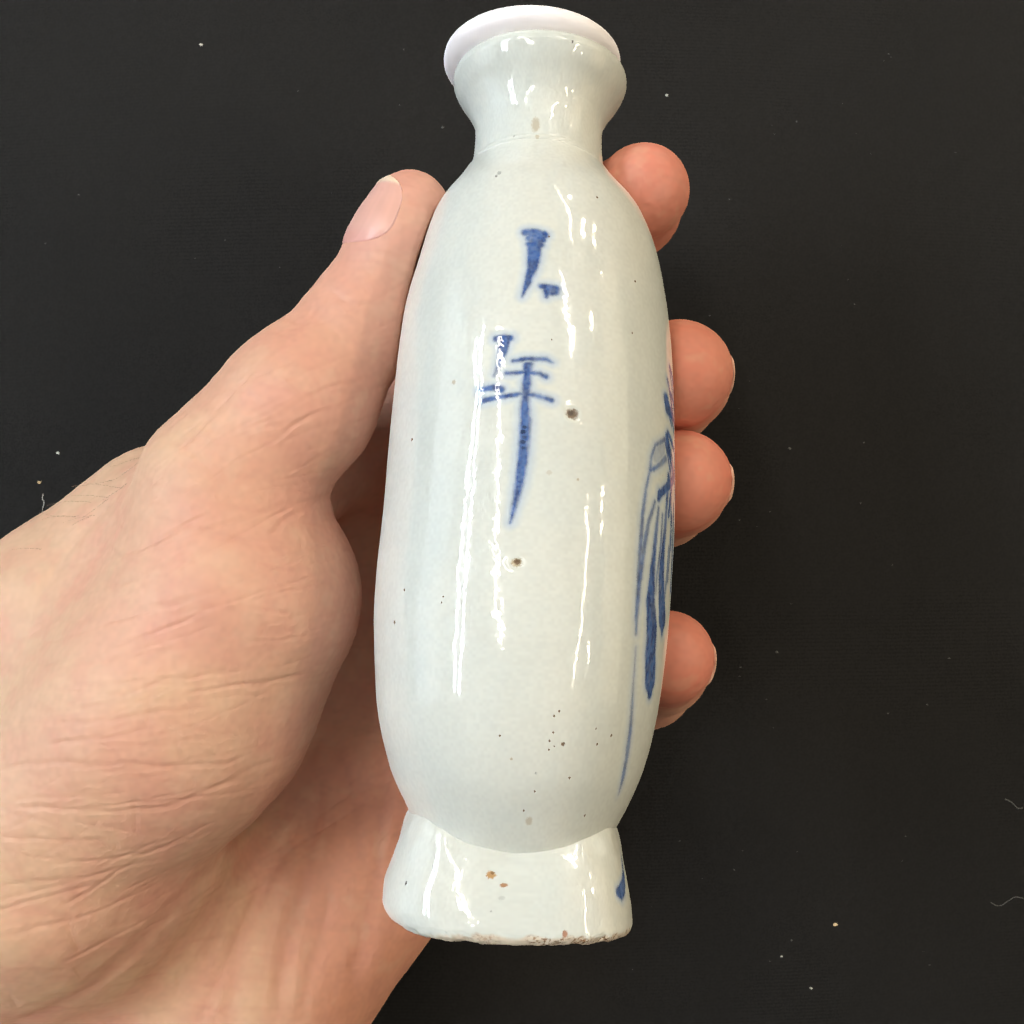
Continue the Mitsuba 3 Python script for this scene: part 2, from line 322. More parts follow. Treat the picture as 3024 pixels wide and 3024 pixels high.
BODY_PITS = [
    (4.96, 9.01, 0.756, 0.3),
    (-0.97, -12.06, 0.581, 0.28),
    (5.72, -35.82, 0.405, 0.1),
    (-3.39, -10.56, 0.259, 0.08),
]
FOOT_PITS = [
    (-1.9, -53.92, 0.387, 0.1),
    (-0.68, -55.22, 0.231, 0.1),
]


def orange_peel(p, n, uv):
    worn = 0.25 + 0.75 * dr.exp(-dr.square((uv.x + 4.0) / 2.4)) + 0.35 * smoothstep(0.45, 0.7, fbm(uv.x * 0.2, uv.y * 0.12, 5.0))
    return 0.0000080 * worn * noise(uv.x * 2.9, uv.y * 2.9, 1.0)


def porcelain(strokes, spots, foot=False):
    def tone(p, n, uv):
        u, v = uv.x, uv.y
        c = mix((0.585, 0.608, 0.56), (0.622, 0.632, 0.572), smoothstep(0.35, 0.65, fbm(u * 0.07, v * 0.05, 2.0)))
        c = mix(c, (0.55, 0.59, 0.56), 0.25 * smoothstep(0.5, 0.8, fbm(u * 0.25, v * 0.15, 7.0)))
        c *= 0.97 + 0.06 * noise(u * 2.2, v * 2.2, 3.0)
        rough = (fbm(u * 2.4, v * 1.3, 5.0) - 0.5) * 0.42
        ink, halo = mi.Float(0), mi.Float(0)
        for (u0, v0, r0, i0), (u1, v1, r1, i1) in strokes:
            du, dv = u1 - u0, v1 - v0
            h = dr.clip(((u - u0) * du + (v - v0) * dv) / (du * du + dv * dv), 0, 1)
            d = dr.sqrt(dr.square(u - u0 - h * du) + dr.square(v - v0 - h * dv)) - (r0 + (r1 - r0) * h) - 0.06 + rough * 0.5
            s = i0 + (i1 - i0) * h
            ink = dr.maximum(ink, s * (1 - smoothstep(-0.38, 0.32, d)))
            halo = dr.maximum(halo, s * (1 - smoothstep(-0.1, 1.3, d)))
        c = mix(c, (0.29, 0.41, 0.58), 0.45 * halo)
        deep = mix((0.05, 0.115, 0.32), (0.022, 0.05, 0.17), smoothstep(0.3, 0.75, fbm(u * 1.7, v * 0.8, 11.0)))
        pool = fbm(u * 0.9, v * 0.45, 13.0)
        c = mix(c, deep, dr.clip(ink * (0.72 + 0.7 * pool), 0, 1) * (0.84 + 0.16 * noise(u * 3, v * 3, 8.0)))
        for su, sv, r, col, a in spots:
            d = dr.sqrt(dr.square(u - su) + dr.square(v - sv)) / r + (fbm(u * 4.0 / max(r, 0.3), v * 4.0 / max(r, 0.3), su) - 0.5) * 0.8
            c = mix(c, col, a * (1 - smoothstep(0.6, 1.15, d)))
        if foot:
            w = v + 61.5 + 1.1 * (fbm(u * 0.8, v * 0.3, 4.0) - 0.5) + 0.08 * dr.maximum(-u - 6, 0)
            bare = 1 - smoothstep(-0.6, 0.0, w)
            dirt = smoothstep(0.4, 0.7, fbm(u * 3.1, v * 3.6, 6.0)) * smoothstep(0.3, 0.6, fbm(u * 0.5, v * 0.3, 16.0)) * smoothstep(-9.0, 5.0, u)
            c = mix(c, (0.55, 0.45, 0.33), 0.75 * bare)
            c = mix(c, mix((0.13, 0.075, 0.04), (0.30, 0.15, 0.07), noise(u * 1.1, v, 2.0)), 1.0 * bare * dirt)
        return c
    return {"type": "twosided", "b": {"type": "bumpmap", "t": proc(orange_peel, 4e-5), "b": {"type": "principled", "base_color": proc(tone), "roughness": 0.065, "specular": 0.5}}}


def glazed(rows, n, columns, wave, shift=0.0, pits=(), rough_edge=False, joined=False):
    p, uv = turned(rows, n, columns, shift)
    nrm = grid_normals(p)
    nrm[:, 0] = nrm[:, -1] = (nrm[:, 0] + nrm[:, -1]) / 2
    orange = 0.35 + 0.8 * meshkit.noise(p / 7.0, 33) + 1.5 * np.exp(-((uv[..., 0] + 4.0) / 2.0) ** 2)
    d = wave * orange * (meshkit.noise(p / 0.75, 5) - 0.5) * 0.013 + wave * (meshkit.fbm(p / 4.0, 2, 9) - 0.5) * 0.10 + wave * (meshkit.noise(p / 14.0, 21) - 0.5) * 0.35
    for pu, pv, r, depth in pits:
        q = np.hypot(uv[..., 0] - pu, uv[..., 1] - pv) / r
        d += -depth * np.exp(-q ** 2 * 1.6) + 0.25 * depth * np.exp(-((q - 1.7) / 0.5) ** 2)
    if joined:
        d += (0.3 if rough_edge else 0.75) * np.exp(-np.maximum(bottle_distance(p), 0) / 0.8)
    if rough_edge:
        d += 1.0 * (meshkit.fbm(p / 5.0, 2, 12) - 0.5) * np.clip((uv[..., 1] + 55) / 4, 0, 1)
        low = np.clip((-61.0 - uv[..., 1]) / 1.2, 0, 1)
        d += low * (0.7 * (meshkit.fbm(p / 3.0, 3, 2) - 0.55) + 0.35 * (meshkit.noise(p / 0.7, 3) - 0.5))
    p = p + nrm * d[..., None]
    p[:, -1] = p[:, 0]
    return p, uv, nrm


def part(key, p, uv, nrm, bsdf):
    f = grid_faces(*p.shape[:2])
    a = np.cross(np.subtract(p.reshape(-1, 3)[f[:, 1]], p.reshape(-1, 3)[f[:, 0]]), p.reshape(-1, 3)[f[:, 2]] - p.reshape(-1, 3)[f[:, 0]])
    if (a * nrm.reshape(-1, 3)[f[:, 0]]).sum() < 0:
        f = f[:, ::-1]
    scene[key] = ply((world(p).reshape(-1, 3), f), bsdf, smooth=True, uv=uv.reshape(-1, 2))


scene["body_glaze"] = porcelain(BODY_STROKES, BODY_SPOTS)
scene["foot_glaze"] = porcelain(FOOT_STROKES, FOOT_SPOTS, foot=True)
scene["neck_glaze"] = porcelain([], NECK_SPOTS)
thing("porcelain_bottle", "glossy white porcelain bottle with blue brush characters held in the hand", "bottle")
part("porcelain_bottle__body", *glazed(resample(BODY, 0.25), 2.15, 640, 1.0, pits=BODY_PITS), "body_glaze")
part("porcelain_bottle__foot", *glazed(resample(FOOT, 0.25), 3.0, 480, 0.8, pits=FOOT_PITS, rough_edge=True, joined=True), "foot_glaze")
part("porcelain_bottle__neck", *glazed(resample(NECK, 0.3), 2.0, 320, 0.8, shift=0.35, joined=True), "neck_glaze")

scene["lid_plastic"] = {"type": "twosided", "b": {"type": "principled", "base_color": {"type": "rgb", "value": [0.90, 0.855, 0.86]}, "roughness": 0.38, "specular": 0.45}}
part("bottle_lid", *glazed(resample(LID, 0.3), 2.0, 256, 0.0, shift=-1.2), "lid_plastic")
thing("bottle_lid", "smooth pinkish white round lid on the bottle's mouth", "lid")

# ---------------------------------------------------------------- the hand: smoothly joined tapered bones, meshed by surface nets
def cone(p, a, b, ra, rb):
    a, b = np.asarray(a, np.float32), np.asarray(b, np.float32)
    h = np.clip((p - a) @ (b - a) / np.float32(((b - a) ** 2).sum()), 0, 1)
    return np.linalg.norm(p - a - h[..., None] * (b - a), axis=-1) - (ra + (rb - ra) * h)


def smin(a, b, k):
    h = np.maximum(k - np.abs(a - b), 0) / k
    return np.minimum(a, b) - h * h * k / 4


def chain(p, joints, k):
    d = None
    for (a, ra), (b, rb) in zip(joints[:-1], joints[1:]):
        c = cone(p, a, b, ra, rb)
        d = c if d is None else smin(d, c, k)
    return d


THUMB = [((-17.1, 50.5, -8), 6.6), ((-18.6, 44.9, -8), 7.9), ((-25.4, 31.9, -9), 9.0), ((-35.4, 18.2, -7), 12.2), ((-48.1, 4.2, -6), 13.9)]
INDEX = [((-14.9, 30.2, -51), 11.0), ((12.8, 51.6, -46), 9.8), ((20.7, 56.7, -36), 8.8), ((21.8, 56.3, -27), 8.8), ((22.9, 56.4, -17), 8.2)]
MIDDLE = [((-15.1, 9.5, -54), 11.0), ((32.9, 24.5, -54), 9.6), ((31.6, 24.9, -32), 9.2), ((28.5, 23.8, -12), 9.2)]
RING = [((-14.0, -12.7, -54), 11.0), ((31.3, 2.3, -52), 9.0), ((31.1, 4.6, -30), 8.7), ((29.0, 5.3, -12), 8.6)]
LITTLE = [((-10.6, -35.7, -52), 10.5), ((27.4, -34.9, -46), 8.2), ((28.5, -29.9, -32), 7.8), ((27.0, -25.2, -14), 8.0)]
FINGERTIPS = [c[-1][0] for c in (INDEX, MIDDLE, RING, LITTLE)] + [THUMB[0][0]]


def hand_distance(p):
    """Signed distance to the hand, in millimetres."""
    p = np.asarray(p, np.float32)
    thumb = chain(p, THUMB, 4.0)
    thenar = smin(cone(p, (-47.1, -14.7, -9), (-57.7, -33.2, -10), 21.5, 22.5), cone(p, (-57.7, -33.2, -10), (-80.5, -55.5, -14), 22.5, 23.0), 6)
    back = smin(cone(p, (-61.2, -6.5, -23), (-78.5, -22.1, -23), 19.0, 20.6), cone(p, (-78.5, -22.1, -23), (-95.3, -47.3, -24), 20.6, 21.0), 4)
    wrist = cone(p, (-85.0, -59.7, -32), (-172.2, -122.4, -38), 26.0, 29.0)
    heel = smin(cone(p, (-22.9, -63.7, -54), (-52.2, -93.1, -42), 20.0, 23.5), cone(p, (-52.2, -93.1, -42), (-133.3, -145.7, -42), 23.5, 27.0), 6)
    palm = cone(p, (-72.0, -52.3, -48), INDEX[0][0], 15, 11.5)
    for f, r in ((MIDDLE, 11.5), (RING, 11.5), (LITTLE, 12.0)):
        palm = smin(palm, cone(p, (-67.2, -63.7, -50), f[0][0], 17, r), 8)
    palm = smin(palm, cone(p, INDEX[0][0], LITTLE[0][0], 10.5, 10.5), 6)
    web = cone(p, (-43.7, 0.6, -18), (-21.9, 17.6, -44), 9, 8)
    d = smin(thumb, thenar, 7)
    d = smin(d, back, 6)
    t = np.clip((-44 - p[..., 1]) / 26, 0, 1) * np.clip((-22 - p[..., 0]) / 20, 0, 1)
    d = smin(d, smin(smin(palm, web, 10), smin(heel, wrist, 14), 7), 5 + 24 * t * t * (3 - 2 * t))
    for f in (INDEX, MIDDLE, RING, LITTLE):
        d = smin(d, chain(p, f, 3.0), 1.0)
    return d


def skin_distance(p):
    d = hand_distance(p)
    e = 0.15 - bottle_distance(p)
    return -smin(-d, -e, 1.5)


def surface_nets(fn, lo, hi, step):
    axes = [np.arange(a, b + step, step, dtype=np.float32) for a, b in zip(lo, hi)]
    n = [len(a) for a in axes]
    rough = fn(np.stack(np.meshgrid(*[a[::4] + 1.5 * step for a in axes], indexing="ij"), -1))       # first every fourth point, then the ones near the surface
    f = rough.repeat(4, 0).repeat(4, 1).repeat(4, 2)[:n[0], :n[1], :n[2]].astype(np.float32)
    close = np.argwhere(np.abs(f) < step * 6)
    for i in range(0, len(close), 400_000):
        k = close[i:i + 400_000]
        f[tuple(k.T)] = fn((k * step + np.array(lo)).astype(np.float32))
    for k in range(3):
        f[tuple(slice(None) if j != k else [0, -1] for j in range(3))] = 1
    inside = f < 0
    corners = [(a, b, c) for a in (0, 1) for b in (0, 1) for c in (0, 1)]
    cut = lambda v, o: v[tuple(slice(k, m - 1 + k) for k, m in zip(o, n))]
    count = sum(cut(inside, o).astype(np.int8) for o in corners)
    cells = np.argwhere((count > 0) & (count < 8))
    index = np.full([m - 1 for m in n], -1, np.int64)
    index[tuple(cells.T)] = np.arange(len(cells))
    total, weight = np.zeros((len(cells), 3)), np.zeros(len(cells))
    for a, b in itertools.combinations(corners, 2):
        if sum(abs(x - y) for x, y in zip(a, b)) == 1:
            fa, fb = f[tuple((cells + a).T)], f[tuple((cells + b).T)]
            on = (fa < 0) != (fb < 0)
            t = np.where(on, fa / np.where(on, fa - fb, 1), 0)[:, None]
            total += np.where(on[:, None], np.array(a) + t * (np.array(b) - np.array(a)), 0)
            weight += on
    v = (cells + total / weight[:, None]) * step + np.array(lo)
    faces = []
    for k in range(3):
        u, w = (k + 1) % 3, (k + 2) % 3
        one = np.eye(3, dtype=int)
        at = np.argwhere(np.take(inside, range(n[k] - 1), k) != np.take(inside, range(1, n[k]), k))
        at = at[(at[:, u] > 0) & (at[:, w] > 0) & (at[:, u] < n[u] - 1) & (at[:, w] < n[w] - 1)]
        q = np.stack([index[tuple((at + o).T)] for o in (-one[u] - one[w], -one[w], 0 * one[u], -one[u])], 1)
        flip = ~inside[tuple(at.T)]
        q[flip] = q[flip][:, ::-1]
        faces.append(q)
    q = np.vstack(faces)
    q = q[(q >= 0).all(1)]
    return v, np.vstack([q[:, [0, 1, 2]], q[:, [0, 2, 3]]])


def gradient(fn, p, e=0.15):
    g = np.stack([fn(p + o) - fn(p - o) for o in np.eye(3) * e], -1)
    return g / np.maximum(np.linalg.norm(g, axis=-1, keepdims=True), 1e-9)
t_lo, t_hi = (-150, -135, -72), (62, 80, 22)
hv, hf = surface_nets(skin_distance, t_lo, t_hi, 0.6)
hm = trimesh.Trimesh(hv, hf, process=False).subdivide()
hv, hf = np.array(hm.vertices), np.array(hm.faces)
hn = gradient(skin_distance, hv)
for _ in range(2):
    hv = hv - hn * skin_distance(hv)[:, None] * 0.9
hn = gradient(skin_distance, hv, 0.5)
# creases: (depth, half-width, line) over the palm side, in millimetres along x and y
CREASES = [
    (0.30, 0.45, [(-79.5, -24.6), (-68.8, -22.8), (-57.9, -21.7), (-47.1, -19.9)]), (0.22, 0.4, [(-79.5, -26.7), (-66.9, -26.3), (-54.3, -25.5), (-43.5, -25.7)]),
    (0.32, 0.45, [(-79.5, -32.3), (-70.4, -31.5), (-59.7, -30.8), (-52.5, -29.7), (-43.5, -29.0)]), (0.34, 0.45, [(-79.5, -39.4), (-68.7, -37.6), (-57.9, -37.4), (-48.9, -38.4), (-43.5, -38.4), (-36.3, -36.1)]),
    (0.42, 0.45, [(-79.5, -45.2), (-70.4, -44.6), (-61.5, -44.9), (-52.5, -44.8), (-47.1, -43.2), (-39.8, -39.7), (-32.7, -38.7)]), (0.28, 0.4, [(-79.5, -49.9), (-70.4, -49.5), (-61.5, -49.7)]),
    (0.32, 0.45, [(-70.4, -53.5), (-63.3, -53.5), (-56.0, -52.9), (-50.7, -50.9), (-49.5, -53.1)]), (0.25, 0.4, [(-79.5, -56.7), (-72.3, -56.4), (-63.3, -56.0), (-54.3, -54.2)]),
    (0.28, 0.4, [(-79.5, -60.7), (-72.3, -59.3), (-63.3, -57.1)]), (0.32, 0.45, [(-79.5, -65.3), (-68.7, -63.2), (-68.0, -70.0), (-61.1, -66.7)]), (0.25, 0.5, [(-79.5, -73.7), (-80.3, -81.0), (-72.1, -77.7), (-63.9, -72.9)]),
    (0.20, 0.4, [(-79.5, -18.4), (-69.6, -17.0), (-58.9, -16.4), (-52.3, -16.0)]), (0.16, 0.4, [(-74.6, -13.9), (-63.9, -11.4), (-52.3, -9.4)]), (0.2, 0.5, [(-63.0, -17.3), (-54.8, -14.3), (-44.9, -14.2)]),
    # web and thumb base
    (0.55, 0.5, [(-27.3, 5.0), (-29.1, 4.0), (-33.4, 0.3), (-35.9, -1.6), (-37.5, -3.6)]), (0.38, 0.5, [(-29.3, 2.6), (-33.4, 1.7), (-38.7, -0.2), (-43.3, -1.6), (-48.2, -2.8)]),
    (0.32, 0.7, [(-43.3, 0.3), (-46.6, -1.0), (-51.5, -2.8), (-56.5, -4.9), (-60.6, -6.1)]), (0.25, 0.8, [(-44.1, 4.0), (-48.2, 3.0), (-53.2, 2.3), (-57.3, 1.5)]), (0.16, 0.6, [(-51.5, 11.2), (-54.8, 10.4), (-59.7, 9.4)]),
    (0.22, 0.7, [(-29.5, 14.1), (-34.6, 13.9), (-39.7, 13.6), (-44.8, 12.6), (-48.2, 11.2)]), (0.16, 0.7, [(-38.0, 17.3), (-43.9, 17.1), (-47.4, 15.3)]), (0.3, 0.6, [(-22.7, 32.0), (-20.8, 29.0), (-19.4, 26.9)]),
    (0.14, 0.5, [(-19.7, 27.8), (-23.5, 26.5), (-26.9, 24.4)]), (0.12, 0.5, [(-20.1, 26.1), (-23.5, 24.5), (-26.1, 22.7)]), (0.14, 0.4, [(-31.2, 33.3), (-34.6, 29.5), (-37.1, 27.8)]), (0.14, 0.4, [(-34.6, 32.0), (-38.0, 27.8), (-40.5, 25.2)]),
    (0.14, 0.4, [(-29.5, 35.9), (-32.4, 31.2), (-33.7, 27.8)]), (0.5, 0.8, [(-59.6, 9.4), (-63.0, 5.8), (-66.8, 1.3), (-71.3, -3.6), (-74.6, -9.2), (-77.9, -15.1)]),
    (0.18, 0.5, [(-44.9, 13.7), (-51.5, 10.4), (-57.3, 7.1)]), (0.15, 0.5, [(-41.4, 22.7), (-46.6, 14.5), (-51.5, 12.0)]),
    # the long crease round the thenar and the folds of the palm
    (0.7, 1.0, [(-32.7, -38.7), (-41.4, -50.3), (-47.5, -56.0), (-53.6, -62.6), (-61.9, -72.0), (-70.1, -78.6), (-78.3, -83.6), (-90.6, -89.7)]),
    (0.9, 1.3, [(-37.5, -45.4), (-40.0, -51.0), (-43.3, -57.6), (-51.6, -67.9), (-57.8, -76.1), (-65.9, -83.9)]), (0.8, 1.2, [(-35.7, -48.2), (-37.1, -55.7), (-38.1, -61.3), (-39.0, -68.8), (-40.9, -78.2), (-41.8, -90.6)]),
    (0.6, 1.2, [(-38.1, -52.0), (-40.9, -60.4), (-46.5, -70.7), (-51.2, -81.0), (-55.0, -90.6)]), (0.5, 1.2, [(-34.3, -44.5), (-32.0, -52.0), (-29.6, -59.5), (-28.7, -67.9)]), (0.6, 1.3, [(-24.9, -45.4), (-24.9, -55.7), (-25.4, -67.0), (-27.8, -78.2), (-29.6, -90.6)]),
    (0.5, 1.2, [(-19.8, -52.0), (-20.7, -61.3), (-21.2, -72.6)]), (0.45, 1.2, [(-45.6, -68.8), (-48.4, -78.2), (-50.3, -90.6)]), (0.4, 1.0, [(-33.4, -68.8), (-35.3, -78.2), (-38.1, -90.6)]),
]
for _ in range(230):                                   # fainter lines across the thenar and the thumb
    x, y = rng.uniform(-82, -22), rng.uniform(-72, 30)
    angle = math.radians(6 + rng.normal(0, 5) + 34 * min(max((y + 28) / 33, 0), 1) * (1 if x < -50 else 0.5) + (16 if y < -45 else 0))
    run, turn = rng.uniform(7, 28), rng.uniform(-0.012, 0.018)
    line = []
    for _ in range(5):
        line.append((x, y))
        x, y, angle = x + run / 4 * math.cos(angle), y + run / 4 * math.sin(angle), angle + turn * run / 4
    CREASES.append((rng.uniform(0.10, 0.28), rng.uniform(0.2, 0.34), line))
for _ in range(40):                                    # and short ones lengthwise
    x, y, run = rng.uniform(-70, -26), rng.uniform(-60, -5), rng.uniform(3, 9)
    CREASES.append((rng.uniform(0.05, 0.16), 0.3, [(x, y), (x + rng.normal(0, 0.3), y + run / 2), (x + rng.normal(0.3, 0.5), y + run)]))
near = hn[:, 2] > -0.35
xy = hv[:, :2]
lines, broad = np.zeros(len(hv)), np.zeros(len(hv))
wander = np.stack([meshkit.fbm(hv / 6.0, 3, 31), meshkit.fbm(hv / 6.0, 3, 32)], -1) - 0.5
for depth, width, line in CREASES:
    line = np.array(line)
    lo, hi = line.min(0) - 3.5, line.max(0) + 3.5
    k = np.nonzero(near & (xy > lo).all(1) & (xy < hi).all(1))[0]
    q = xy[k] + wander[k] * 1.1
    best, along = np.full(len(k), 1e9), np.zeros(len(k))
    seg = np.linalg.norm(np.diff(line, axis=0), axis=1)
    start = np.r_[0, np.cumsum(seg)]
    for i in range(len(seg)):
        a, b = line[i], line[i + 1]
        h = np.clip((q - a) @ (b - a) / seg[i] ** 2, 0, 1)
        d = np.linalg.norm(q - a - h[:, None] * (b - a), axis=1)
        along = np.where(d < best, (start[i] + h * seg[i]) / start[-1], along)
        best = np.minimum(best, d)
    fade = np.clip(np.minimum(along, 1 - along) * 5 + 0.25, 0, 1) * (0.55 + 0.9 * meshkit.fbm(hv[k] / 4.0, 2, 40))
    w = width * (0.9 + 0.6 * depth)
    into, much = (broad, 0.55) if width > 0.75 else (lines, 0.30)
    into[k] = np.maximum(into[k], 0) + much * depth * fade * (np.exp(-(best / w) ** 2) - 0.28 * np.exp(-((best - 2.4 * w) / (1.3 * w)) ** 2))
lines = np.clip(lines, -0.04, 0.17) + broad
# finer lines running across the thenar and the thumb, and pores
run = xy @ np.array([0.20, 0.98]) + 2.2 * (meshkit.fbm(hv / 11.0, 3, 50) - 0.5)
fine = np.maximum(meshkit.noise(np.stack([xy[:, 0] / 9.0, run / 0.95, hv[:, 2] / 9.0], -1), 51) - 0.62, 0) * 0.16
cross = np.maximum(meshkit.noise(np.stack([xy[:, 0] / 0.8, xy[:, 1] / 7.0, hv[:, 2] / 5.0], -1), 52) - 0.66, 0) * 0.10
diag = xy @ np.array([0.66, 0.75]) + 1.5 * (meshkit.fbm(hv / 7.0, 3, 55) - 0.5)
knuckle = np.exp(-((xy - np.array((-27.8, 26.9))) ** 2).sum(1) / 150) + 0.5 * np.exp(-((xy - np.array((-52.3, 7.1))) ** 2).sum(1) / 300)
folds = knuckle * 0.22 * (meshkit.noise(np.stack([(xy @ np.array([0.72, -0.69])) / 7.0, diag / 0.9, hv[:, 2] / 7.0], -1), 56) - 0.5)
lumps = 0.55 * (meshkit.fbm(hv / 13.0, 3, 60) - 0.5) + 0.10 * (meshkit.fbm(hv / 2.2, 3, 61) - 0.5) + 0.06 * (meshkit.noise(hv / 0.7, 62) - 0.5)
hv = hv + hn * (lumps - lines - (fine + cross) * near - folds)[:, None]

tip = sum(np.exp(-((hv - np.array(c)) ** 2).sum(1) / 190) for c in FINGERTIPS[:4])
thumb_tip = np.exp(-((hv - np.array(FINGERTIPS[4])) ** 2).sum(1) / 260)
def lerp(a, b, t): return a + (np.asarray(b) - a) * np.clip(t, 0, 1)[:, None]
mottle, patch = meshkit.fbm(hv / 9.0, 4, 70), meshkit.fbm(hv / 24.0, 2, 71)
tone = lerp(np.array([0.665, 0.43, 0.27]), (0.645, 0.35, 0.235), (mottle - 0.32) * 2.6)
tone = lerp(tone, (0.625, 0.318, 0.218), np.clip((hv[:, 0] + 60) / 40, 0, 1) * 0.6 + (patch - 0.5) * 0.8)
tone = lerp(tone, (0.67, 0.205, 0.13), np.clip(tip * 1.7, 0, 1) * (0.75 + 0.5 * (mottle - 0.5)))
tone = lerp(tone, (0.67, 0.355, 0.265), thumb_tip * 0.8)
tone = lerp(tone, (0.70, 0.335, 0.215), np.clip((hv[:, 0] + 45) / 12, 0, 1) * np.clip((-36 - hv[:, 1]) / 12, 0, 1) * 0.9)
tone = lerp(tone, (0.55, 0.25, 0.165), np.clip(lines * 2.8, 0, 1) * 0.42 + np.clip(fine * 5, 0, 0.2))
tone = lerp(tone, (0.60, 0.425, 0.275), np.clip((-54 - hv[:, 0] + 0.35 * (hv[:, 1] + 20)) / 26, 0, 1) * 0.85)
blotch = meshkit.fbm(hv / 3.6, 3, 77)
tone = lerp(tone, (0.62, 0.29, 0.21), np.clip((blotch - 0.52) * 1.5, 0, 0.2) + np.clip((meshkit.fbm(hv / 17.0, 2, 78) - 0.5) * 1.7, 0, 0.36))
tone = lerp(tone, (0.70, 0.49, 0.33), np.clip((0.42 - blotch) * 1.4, 0, 0.2))
tone = tone * np.array([0.94, 0.905, 0.93]) * (0.96 + 0.08 * meshkit.noise(hv / 0.8, 72))[:, None]
a = np.cross(hv[hf[:, 1]] - hv[hf[:, 0]], hv[hf[:, 2]] - hv[hf[:, 0]])
if (a * hn[hf[:, 0]]).sum() < 0:
    hf = hf[:, ::-1]


def ridges(p, n, uv):
    """Relief of the skin: the fingertips' ridges and pores."""
    x, y, z = p.x * 1000, p.y * 1000, p.z * 1000
    h = 0.00002 * noise(x * 2.6, y * 2.6, z * 2.6)
    for cx, cy, cz in FINGERTIPS[:1]:
        dx, dy, dz = x - cx, y - cy, z - cz - CLOTH_DROP
        r = dr.sqrt(dr.square(dx + 9.0) + dr.square(dy + 8.0)) + 0.9 * fbm(x * 0.35, y * 0.35, z * 0.35)
        h += 0.00005 * dr.sin(r * 11.5) * dr.exp(-(dx * dx + dy * dy + dz * dz) / 70.0)
    return h


scene["skin"] = {"type": "twosided", "b": {"type": "bumpmap", "t": proc(ridges, 5e-5), "b": {
    "type": "principled", "base_color": {"type": "mesh_attribute", "name": "vertex_color"}, "roughness": 0.52, "specular": 0.38, "sheen": 0.12}}}
scene["hand"] = ply((world(hv), hf), "skin", smooth=True, color=tone)
thing("hand", "bare left hand closed round the white bottle, thumb up and fingertips showing", "hand")


# ---------------------------------------------------------------- nails, each a curved plate laid on its finger
def nail(key, root, end, outward, spread, base, tip_at, lift=0.22, edge_tone=(0.74, 0.58, 0.43)):
    root, end, outward = np.array(root), np.array(end), np.array(outward, float)
    axis = (end - root) / np.linalg.norm(end - root)
    outward -= axis * (outward @ axis)
    outward /= np.linalg.norm(outward)
    across = np.cross(axis, outward)
    m, n = 61, 45
    L, W = np.meshgrid(np.linspace(-1, 1, m), np.linspace(-1, 1, n), indexing="ij")
    k = np.sqrt(np.clip(1 - np.abs(L) ** 3.2, 0, 1)) * 0.98 + 0.02                  # rounded plate outline
    phi, l = W * k * spread, base + (tip_at - base) * (L + 1) / 2 + 0.5 * (1 - W ** 2) * (L > 0) * L ** 2
    o = root + l[..., None] * axis
    d = np.cos(phi)[..., None] * outward + np.sin(phi)[..., None] * across
    q = o + d * 14.0
    for _ in range(40):
        q = q - d * (np.clip(skin_distance(q), -2, 2) * 0.8)[..., None]
        far = np.maximum(3.0 - ((q - o) * d).sum(-1), 0)
        q = q + d * far[..., None]
    edge = np.maximum(np.abs(W) ** 6, np.abs(L) ** 8)
    free = smooth01((L - 0.70) / 0.12)
    top = q + d * (lift * (1 - 0.9 * edge) + 0.25 * free * (1 - edge * 0.5))[..., None]
    under = q - d * 0.6
    v = np.vstack([top.reshape(-1, 3), under.reshape(-1, 3)])
    f = grid_faces(m, n)
    i = np.arange(m * n).reshape(m, n)
    rim = np.r_[i[0, :-1], i[:-1, -1], i[-1, :0:-1], i[:0:-1, 0]]
    nxt = np.roll(rim, -1)
    side = np.vstack([np.stack([rim, nxt, rim + m * n], 1), np.stack([nxt, nxt + m * n, rim + m * n], 1)])
    f = np.vstack([f, f[:, ::-1] + m * n, side])
    moon = smooth01((-L - 0.45) / 0.4)
    c = lerp(np.array([0.66, 0.375, 0.305]), (0.64, 0.31, 0.26), moon.ravel() * 0.6)
    c = lerp(c, edge_tone, free.ravel())
    c = c * (0.97 + 0.06 * meshkit.noise(np.stack([W.ravel() * 14, L.ravel() * 0.8, 0 * W.ravel()], -1), 3))[:, None]
    scene[key] = ply((world(v), f), "nail_plate", smooth=True, color=np.vstack([c, c]))


def smooth01(t):
    t = np.clip(t, 0, 1)
    return t * t * (3 - 2 * t)


scene["nail_plate"] = {"type": "twosided", "b": {"type": "principled", "base_color": {"type": "mesh_attribute", "name": "vertex_color"}, "roughness": 0.3, "specular": 0.45}}
nail("hand__nail", THUMB[1][0], THUMB[0][0], (-0.80, 0.22, 0.56), 0.92, -3.0, 9.6)
labels["hand__nail"] = {"label": "pale pink thumb nail with a thin yellowish free edge"}
for i, c in enumerate((MIDDLE, RING, LITTLE)):
    nail(f"hand__nail_{i + 1:03d}", c[-2][0], c[-1][0], (1, -0.15 if i == 2 else -0.05, 0.1 if i else 0.0), (0.52, 0.52, 0.66)[i], 9.0, 20.7 - 0.8 * i, edge_tone=(0.66, 0.40, 0.29))

